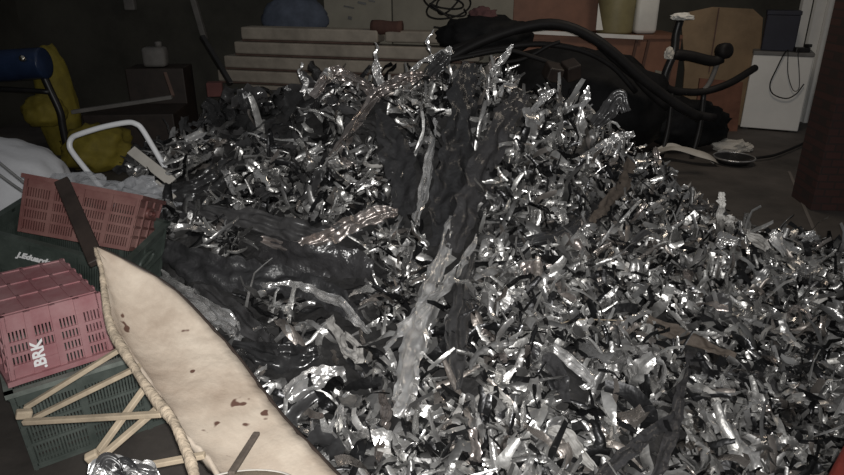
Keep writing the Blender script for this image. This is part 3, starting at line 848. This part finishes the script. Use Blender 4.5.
# ------------------------------------------------------------------ the outstanding strips, each one modelled by itself
HERO = []
def ribbon(path, widths, m, name, label, cat='foil strip', lift=.05, depth=None, seed=0, crink=.12, folds=5, twist=0.0, crush=1.0, smooth=True, sub=12):
    """A long piece of film laid over the heap; path = spots given as (px, py[, distance])."""
    pts = []
    for k, q in enumerate(path):
        if len(q) == 3: pts.append(far(*q))
        else:
            h = hit(q[0], q[1])
            r = (C0 - h).normalized()
            pts.append(h + r * lift)
    S = spline(pts, sub)
    n = len(S)
    for ii in range(n):
        HERO.append((*S[ii], .5 * max(widths)))
    crink *= .5
    if m in (M['sheet'], M['black']): crush *= .5
    rr = random.Random(seed)
    ph = [rr.uniform(0, 6.3) for _ in range(8)]
    def wid(u):
        x = u * (len(widths) - 1); i = min(int(x), len(widths) - 2)
        return widths[i] + (widths[i + 1] - widths[i]) * (x - i)
    NV = 16
    LEN = sum((S[i + 1] - S[i]).length for i in range(n - 1))
    def f(u, v):
        i = min(n - 1, int(round(u * (n - 1))))
        p = S[i]
        t = (S[min(n - 1, i + 1)] - S[max(0, i - 1)]).normalized()
        view = (C0 - p).normalized()
        b = t.cross(view).normalized()
        nn = b.cross(t).normalized()
        if nn.dot(view) < 0: nn = -nn
        a = twist * u * 6.283 + .5 * math.sin(3 * u + ph[0])
        b2 = b * math.cos(a) + nn * math.sin(a); n2 = nn * math.cos(a) - b * math.sin(a)
        w = wid(u)
        q = Vector((u * LEN * 16, 0 if v < .5 else 5, seed * 2.3))
        w *= 1 + .35 * noise.noise(q) + .18 * noise.noise(q * 3.1)
        x = (v - .5) * w + .012 * noise.noise(Vector((u * LEN * 9, 3.3, seed))) 
        z = crink * w * math.sin(folds * math.pi * v + ph[2] + 2.2 * math.sin(2.1 * u + ph[3]))
        z += .5 * w * crink / .12 * noise.noise(Vector((v * 3.0, u * LEN * 14, seed * 1.7)))
        c3 = Vector((x * 42, u * LEN * 34, seed * 3.1))
        z += crush * (.011 * noise.noise(c3) + .016 * (abs(noise.noise(c3 * .55 + Vector((4, 4, 4)))) - .2) + .005 * noise.noise(c3 * 2.1))
        return p + b2 * x + n2 * z
    mb = MB().grid(f, n - 1, NV)
    o = mb.build(name, m, smooth=smooth, recalc=False)
    return tag(o, label, cat)

B_, S_, PAL, RO, SH = M['black'], M['bright'], M['pale'], M['rosy'], M['sheet']
# dark standing sheets in the middle
ribbon([(470, 62, 3.55), (464, 100), (457, 150), (447, 200), (440, 245)], [.09, .15, .16, .14, .09], SH, 'film_sheet', 'wide dull black film sheet standing at heap centre below the peak', 'film sheet', .10, seed=1, crink=.10, folds=3)
ribbon([(522, 92, 3.5), (505, 120), (487, 160), (468, 205), (452, 250)], [.08, .12, .135, .12, .07], SH, 'film_sheet', 'dull black film sheet slanting right of the wide central one', 'film sheet', .10, seed=2, crink=.10, folds=3)
ribbon([(377, 110), (392, 140), (402, 175), (408, 215)], [.04, .15, .15, .09], SH, 'film_sheet', 'pointed dull black sheet left of the central pair', 'film sheet', .09, seed=3, crink=.07, folds=2)
ribbon([(436, 120), (430, 150), (424, 185), (416, 225)], [.03, .045, .05, .04], S_, 'foil_strip', 'narrow upright silver strip between pointed sheet and central sheet', lift=.10, seed=4, crink=.2)
ribbon([(345, 120), (380, 135), (395, 165), (400, 200)], [.05, .08, .09, .05], B_, 'film_strip', 'black film fold tucked beside the pointed sheet', 'film strip', .05, seed=5)
# silver streak down the middle
ribbon([(452, 215), (444, 250), (432, 285), (421, 320), (411, 355), (403, 395), (400, 415)], [.03, .06, .075, .085, .09, .085, .06], S_, 'foil_streak', 'long bright silver streak running down the middle of heap', lift=.11, seed=6, crink=.16, folds=4)
ribbon([(478, 235), (458, 268), (434, 296), (408, 322), (385, 348)], [.02, .045, .05, .055, .02], S_, 'foil_strip', 'long silver strip crossing over the bright central streak', lift=.135, seed=7, crink=.2, twist=.25)
ribbon([(470, 250), (462, 300), (456, 350), (458, 390)], [.07, .09, .08, .04], B_, 'film_strip', 'long black strip hanging right of the bright central streak', 'film strip', .09, seed=8)
# twisted foil at top left of the peak
ribbon([(312, 97, 3.62), (322, 82, 3.66), (336, 72, 3.7), (352, 78, 3.66), (370, 90, 3.6), (382, 98, 3.56)], [.04, .06, .08, .09, .07, .04], RO, 'foil_strip', 'arched warm grey foil band on the left shoulder of peak', lift=.06, seed=9, crink=.2, folds=3)
ribbon([(330, 158), (352, 130), (372, 100, 3.5), (392, 84, 3.5), (412, 77, 3.52), (436, 76, 3.5)], [.04, .06, .06, .06, .05, .03], RO, 'foil_strip', 'long warm grey band sweeping up to the peak', lift=.09, seed=10, crink=.2, folds=3)
ribbon([(384, 88, 3.6), (378, 72, 3.62), (376, 58, 3.62), (377, 43, 3.6)], [.05, .045, .035, .015], S_, 'foil_strip', 'silver strip standing upright above the left shoulder, against planks', lift=.05, seed=11, crink=.25, twist=.3)
ribbon([(302, 96, 3.7), (306, 82, 3.72), (299, 74, 3.72), (303, 63, 3.72)], [.03, .03, .02, .012], S_, 'foil_strip', 'small twisted strip standing on the far left ridge against planks', lift=.05, seed=12, crink=.25, twist=.4)
ribbon([(438, 62, 3.6), (430, 50, 3.6), (428, 42, 3.6), (434, 30, 3.62)], [.02, .02, .014, .008], S_, 'foil_strip', 'thin wisp of silver film rising above the peak', lift=.05, seed=13, crink=.3, twist=.5)
ribbon([(410, 72, 3.55), (424, 62, 3.56), (440, 56, 3.58), (452, 50, 3.6)], [.02, .03, .05, .05], S_, 'foil_strip', 'silver strip curling along the very top of peak', lift=.05, seed=14, crink=.25)
ribbon([(430, 78, 3.5), (440, 64, 3.52), (446, 54, 3.54)], [.09, .12, .06], B_, 'film_strip', 'blackish blue film flap at the tip of the peak', 'film strip', .05, seed=15, crink=.16)
ribbon([(490, 72, 3.6), (498, 66, 3.6), (508, 54, 3.62), (512, 44, 3.62)], [.02, .035, .03, .02], S_, 'foil_strip', 'curved silver strip sticking up before the black hoses', lift=.05, seed=16, crink=.25, twist=.2)
ribbon([(532, 112), (545, 98, 3.45), (556, 90, 3.44)], [.03, .045, .02], S_, 'foil_strip', 'short bright silver strip right of the slanting black sheet top', lift=.08, seed=17, crink=.2)
ribbon([(578, 145), (582, 120, 3.35), (584, 100, 3.36), (590, 86, 3.37)], [.05, .06, .05, .02], S_, 'foil_strip', 'silver strip standing on right shoulder under the hoses', lift=.06, seed=18, crink=.25, twist=.25)
ribbon([(580, 158), (600, 147, 3.48), (616, 139, 3.5), (634, 132, 3.5)], [.03, .05, .055, .03], S_, 'foil_strip', 'silver strip lying along the right shoulder edge', lift=.07, seed=19, crink=.2)
ribbon([(594, 125, 3.6), (606, 112, 3.62), (620, 98, 3.64), (626, 112, 3.62)], [.05, .10, .10, .05], B_, 'film_strip', 'dull dark film flap behind the right shoulder', 'film strip', .05, seed=20, crink=.12)
# left flank: long dark folds with bright edges
ribbon([(185, 205), (220, 215), (262, 222), (300, 232), (330, 236), (362, 228)], [.06, .10, .10, .10, .09, .04], B_, 'film_strip', 'long black fold running level across the left flank', 'film strip', .08, seed=21, crink=.14)
ribbon([(262, 240), (295, 246), (325, 238), (350, 225), (378, 214), (398, 212)], [.03, .06, .07, .08, .07, .03], RO, 'foil_strip', 'long wavy warm grey strip across the upper left flank', lift=.12, seed=22, crink=.22, folds=3)
ribbon([(165, 250), (205, 268), (250, 276), (295, 282), (335, 300), (360, 322)], [.10, .14, .13, .12, .10, .04], SH, 'film_sheet', 'long dull black sheet sweeping down the left flank to lower middle', 'film sheet', .09, seed=23, crink=.12, folds=3)
ribbon([(262, 286), (296, 284), (328, 296), (352, 314), (368, 334)], [.02, .035, .04, .04, .02], S_, 'foil_strip', 'bright curved strip along the edge of long dull black sheet', lift=.135, seed=24, crink=.25)
ribbon([(160, 195), (190, 190), (215, 178), (235, 160)], [.08, .12, .12, .05], B_, 'film_strip', 'broad black film piece beside the maroon crate', 'film strip', .06, seed=25, crink=.12)
ribbon([(222, 160), (228, 178), (236, 196)], [.02, .035, .02], S_, 'foil_strip', 'thin pale strip slanting down the upper left flank', lift=.07, seed=26, crink=.15)
ribbon([(160, 275), (190, 300), (222, 318), (240, 340)], [.05, .09, .08, .04], S_, 'foil_strip', 'glinting silver strip beside the upper edge of beige panel', lift=.05, seed=27, crink=.22)
ribbon([(195, 285), (225, 305), (255, 330), (275, 360)], [.06, .09, .10, .05], B_, 'film_strip', 'black film strip along the right edge of beige panel', 'film strip', .05, seed=28, crink=.14)
ribbon([(262, 245), (300, 262), (340, 262), (372, 270)], [.10, .17, .16, .07], SH, 'film_sheet', 'flat dull black patch of film in the left middle of heap', 'film sheet', .06, seed=29, crink=.05, folds=2)
# lower middle
ribbon([(328, 318), (338, 335), (346, 352), (358, 362), (356, 345), (343, 332)], [.03, .035, .035, .04, .03, .02], PAL, 'foil_strip', 'pale looped strip with a hole left of the bright central streak', lift=.09, seed=30, crink=.12)
ribbon([(232, 345), (262, 352), (292, 356), (318, 352)], [.05, .08, .09, .05], B_, 'film_strip', 'shiny black strip across lower left above beige panel', 'film strip', .06, seed=31, crink=.2)
ribbon([(286, 398), (305, 386), (325, 378), (345, 372)], [.05, .09, .09, .05], S_, 'foil_strip', 'crinkled bright silver patch just above the beige panel tip', lift=.06, seed=32, crink=.25)
ribbon([(320, 440), (335, 420), (347, 400), (352, 396)], [.015, .03, .035, .02], S_, 'foil_strip', 'thin silver strip slanting up at near left of heap', lift=.08, seed=33, crink=.2)
ribbon([(378, 460), (384, 430), (386, 410), (380, 392)], [.02, .03, .035, .02], RO, 'foil_strip', 'warm grey strip upright at near left middle of the heap', lift=.07, seed=34, crink=.2)
ribbon([(533, 348), (552, 362), (563, 382), (566, 402)], [.03, .06, .055, .02], SH, 'pale_strip', 'smooth grey film strip bent downward right of centre', 'film strip', .09, seed=35, crink=.05, folds=2)
ribbon([(552, 345), (572, 362), (590, 382), (580, 388)], [.03, .04, .04, .02], S_, 'foil_strip', 'bright angled silver strip right of the smooth grey one', lift=.10, seed=36, crink=.15)
ribbon([(483, 385), (496, 392), (510, 402), (506, 408)], [.02, .035, .02, .015], PAL, 'pale_strip', 'pale bent scrap at near right of the bright central streak', 'film strip', .09, seed=37, crink=.1)
ribbon([(548, 432), (566, 436), (578, 452), (596, 468)], [.02, .04, .035, .02], PAL, 'pale_strip', 'pale hooked strip at the near foot of heap', 'film strip', .09, seed=38, crink=.1)
# right: dark brown strips crossing low
ribbon([(690, 352), (684, 380), (676, 410), (668, 440), (656, 480)], [.03, .035, .04, .04, .035], SH, 'dark_strap', 'dark strap running down to the near edge, right of centre', 'strap', .13, seed=39, crink=.06, folds=2)
ribbon([(676, 415), (650, 435), (625, 455), (600, 480)], [.03, .04, .045, .04], SH, 'dark_strap', 'dark strap forking left from the other dark one', 'strap', .13, seed=40, crink=.06, folds=2)
ribbon([(648, 318), (675, 332), (705, 345), (735, 358)], [.04, .06, .05, .03], M['brownstrip'], 'card_strip', 'brown card strip lying across the right slope', 'card strip', .08, seed=41, crink=.06, folds=2)
ribbon([(588, 212), (566, 232), (540, 240), (512, 246)], [.03, .06, .06, .03], SH, 'film_strip', 'dull black strip pointing to the dark gap right of centre', 'film strip', .08, seed=42)
ribbon([(632, 158), (622, 185), (606, 205), (592, 222)], [.05, .07, .06, .03], M['brownstrip'], 'card_strip', 'dark brown flap hanging on the upper right shoulder', 'card strip', .09, seed=43, crink=.08, folds=2)
ribbon([(720, 240), (721, 222, 2.98), (721, 205, 2.98), (722, 192, 2.98)], [.03, .032, .03, .026], PAL, 'pale_strip', 'grey strip standing upright at the right edge of heap', 'film strip', .05, seed=44, crink=.12)
ribbon([(727, 240), (730, 226, 2.95), (731, 216, 2.95)], [.02, .035, .03], PAL, 'pale_strip', 'short grey stub beside the upright strip at right edge', 'film strip', .05, seed=45, crink=.12)
for k, (pts, lb) in enumerate(((([(716, 246, 3.0), (724, 238, 3.0), (738, 242, 3.0)]), 'bright crumpled scrap at the foot of the upright grey strip'),
                               (([(770, 232, 3.0), (778, 240, 2.98), (785, 254, 2.9)]), 'bright crumpled silver scrap on the right crest'),
                               (([(800, 240, 3.4), (808, 237, 3.43), (816, 235, 3.45)]), 'small silver scrap lying on floor right of the crest'),
                               (([(748, 232, 3.05), (758, 240, 3.02), (768, 250, 2.95)]), 'grey white scrap left of the silver scrap on right crest'))):
    ribbon(pts, [.03, .06, .03], S_ if k != 3 else PAL, 'foil_scrap', lb, 'foil scrap', .05, seed=50 + k, crink=.25)
single(MB().tube([hit(*q) + Vector((0, -.03, .06)) for q in ((556, 334), (575, 330), (600, 330), (625, 331))], .0022, 6), 'thin_stalk', M['rawwood'], 'thin straw coloured stalk lying across the middle right', 'stalk', smooth=True)
# small clump of film under the struts
for k in range(7):
    x0, y0 = 98 + k * 8, 470 - 6 * math.sin(k)
    ribbon([(x0 - 8, y0 + 6, 1.56), (x0, y0 - 4, 1.55), (x0 + 10, y0 + 2, 1.55), (x0 + 16, y0 + 12, 1.55)], [.02, .035, .04, .02], B_ if k % 2 else S_, 'film_scrap',
           ('glossy black' if k % 2 else 'dark silver') + ' film scrap in small clump below the struts', 'film scrap', seed=70 + k, crink=.25)['group'] = ('black' if k % 2 else 'silver') + ' scraps below the struts'

# the uncountable rest of the heap: dark core + thousands of small shreds, one object each
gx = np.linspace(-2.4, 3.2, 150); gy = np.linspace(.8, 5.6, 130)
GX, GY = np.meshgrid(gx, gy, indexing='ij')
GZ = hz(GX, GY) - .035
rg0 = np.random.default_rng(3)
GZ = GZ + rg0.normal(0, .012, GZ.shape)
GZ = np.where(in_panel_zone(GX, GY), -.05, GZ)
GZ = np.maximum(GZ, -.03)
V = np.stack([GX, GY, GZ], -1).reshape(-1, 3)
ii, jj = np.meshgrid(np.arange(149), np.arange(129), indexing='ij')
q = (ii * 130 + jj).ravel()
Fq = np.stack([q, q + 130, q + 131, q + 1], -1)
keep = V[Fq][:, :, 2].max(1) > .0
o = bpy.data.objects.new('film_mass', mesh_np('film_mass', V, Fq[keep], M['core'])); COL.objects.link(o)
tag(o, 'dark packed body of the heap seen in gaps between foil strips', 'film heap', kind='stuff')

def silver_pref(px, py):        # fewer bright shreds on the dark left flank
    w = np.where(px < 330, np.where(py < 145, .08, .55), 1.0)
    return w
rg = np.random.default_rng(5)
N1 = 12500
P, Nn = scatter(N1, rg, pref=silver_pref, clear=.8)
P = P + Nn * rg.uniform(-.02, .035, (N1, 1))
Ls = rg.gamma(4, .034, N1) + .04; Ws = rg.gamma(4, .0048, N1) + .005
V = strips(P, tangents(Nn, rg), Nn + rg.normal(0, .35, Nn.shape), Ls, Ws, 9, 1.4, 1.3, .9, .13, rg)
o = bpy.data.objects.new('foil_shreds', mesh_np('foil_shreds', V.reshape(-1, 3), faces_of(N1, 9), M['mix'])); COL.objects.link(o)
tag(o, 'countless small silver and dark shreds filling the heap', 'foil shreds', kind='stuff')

# ------------------------------------------------------------------ the strips one can tell apart
def region(px, py):
    if px < 330 and py < 170: return 'on the dim upper left ridge of the heap'
    if px < 330: return 'on the dark left flank of the heap'
    if py < 190: return 'high on the heap around its peak'
    if px > 640: return 'on the low right spread toward dark red wall'
    if py < 320: return 'on the middle front slope of the heap'
    return 'at the near foot of the heap, lower middle'

def individuals(n, seed, m, name, what, cat, group, Lr, Wr, S, curl, twist, crease, crink, pref, lift=.3, off=(.02, .06), smooth=True):
    rg = np.random.default_rng(seed)
    P, Nn = scatter(n, rg, pref=pref, hmin=.07, clear=1.15)
    Ls = rg.uniform(*Lr, n); Ws = rg.uniform(*Wr, n)
    P = P + Nn * rg.uniform(*off, (n, 1))
    V = strips(P, tangents(Nn, rg, lift), Nn + rg.normal(0, .3, Nn.shape), Ls, Ws, S, curl, twist, crease, crink, rg, 6)
    F1 = faces_of(1, S, 6)
    pp = pix(P)
    for i in range(n):
        v = V[i].reshape(-1, 3); c = v.mean(0); c[2] = v[:, 2].min()
        o = bpy.data.objects.new(name, mesh_np(name, v - c, F1, m, smooth)); COL.objects.link(o)
        o.location = c
        rgn = region(*pp[i])
        tag(o, what + ' ' + rgn, cat, group + ' ' + rgn)

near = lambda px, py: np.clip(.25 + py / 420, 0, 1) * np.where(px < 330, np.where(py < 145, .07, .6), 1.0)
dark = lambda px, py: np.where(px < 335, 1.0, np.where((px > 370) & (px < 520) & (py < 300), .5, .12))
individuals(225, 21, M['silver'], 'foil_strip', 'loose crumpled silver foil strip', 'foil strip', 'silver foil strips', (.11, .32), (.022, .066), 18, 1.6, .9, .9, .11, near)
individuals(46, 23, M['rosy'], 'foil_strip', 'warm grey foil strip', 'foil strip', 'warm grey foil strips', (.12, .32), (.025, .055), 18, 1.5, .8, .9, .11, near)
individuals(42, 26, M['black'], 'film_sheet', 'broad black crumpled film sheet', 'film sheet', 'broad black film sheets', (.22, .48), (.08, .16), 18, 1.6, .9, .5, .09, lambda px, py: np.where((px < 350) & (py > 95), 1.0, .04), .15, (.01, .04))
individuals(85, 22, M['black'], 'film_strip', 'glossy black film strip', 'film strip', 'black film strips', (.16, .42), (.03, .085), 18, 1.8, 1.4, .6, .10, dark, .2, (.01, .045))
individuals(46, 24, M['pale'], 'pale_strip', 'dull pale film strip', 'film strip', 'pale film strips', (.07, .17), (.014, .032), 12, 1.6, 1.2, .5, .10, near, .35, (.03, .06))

# ------------------------------------------------------------------ light: the phone's flash, an added back fill and a dim night ambience
fl = bpy.data.lights.new('flash', 'SPOT'); fl.energy = 235; fl.shadow_soft_size = .012; fl.spot_size = R(102); fl.spot_blend = 1.0; fl.color = (1, .985, .96)
fo = bpy.data.objects.new('flash', fl); COL.objects.link(fo); fo.location = (.015, -.01, CAMH + .02); fo.rotation_euler = (R(90) - PITCH, 0, 0)
dl = bpy.data.lights.new('back_fill', 'AREA'); dl.energy = 12; dl.size = .5; dl.color = (1, .86, .70)  # warm fill added to brighten the back right, its source unseen
do = bpy.data.objects.new('back_fill', dl); COL.objects.link(do); do.location = (2.2, 4.6, 2.9); do.rotation_euler = (R(14), R(8), 0)
w = bpy.data.worlds.new('world'); SC.world = w
w.use_nodes = True
bg = w.node_tree.nodes['Background']
bg.inputs['Color'].default_value = (.95, .97, 1.0, 1); bg.inputs['Strength'].default_value = .08
SC.view_settings.view_transform = 'Standard'
SC.view_settings.look = 'None'
SC.view_settings.exposure = 0.0
SC.view_settings.gamma = 1.0
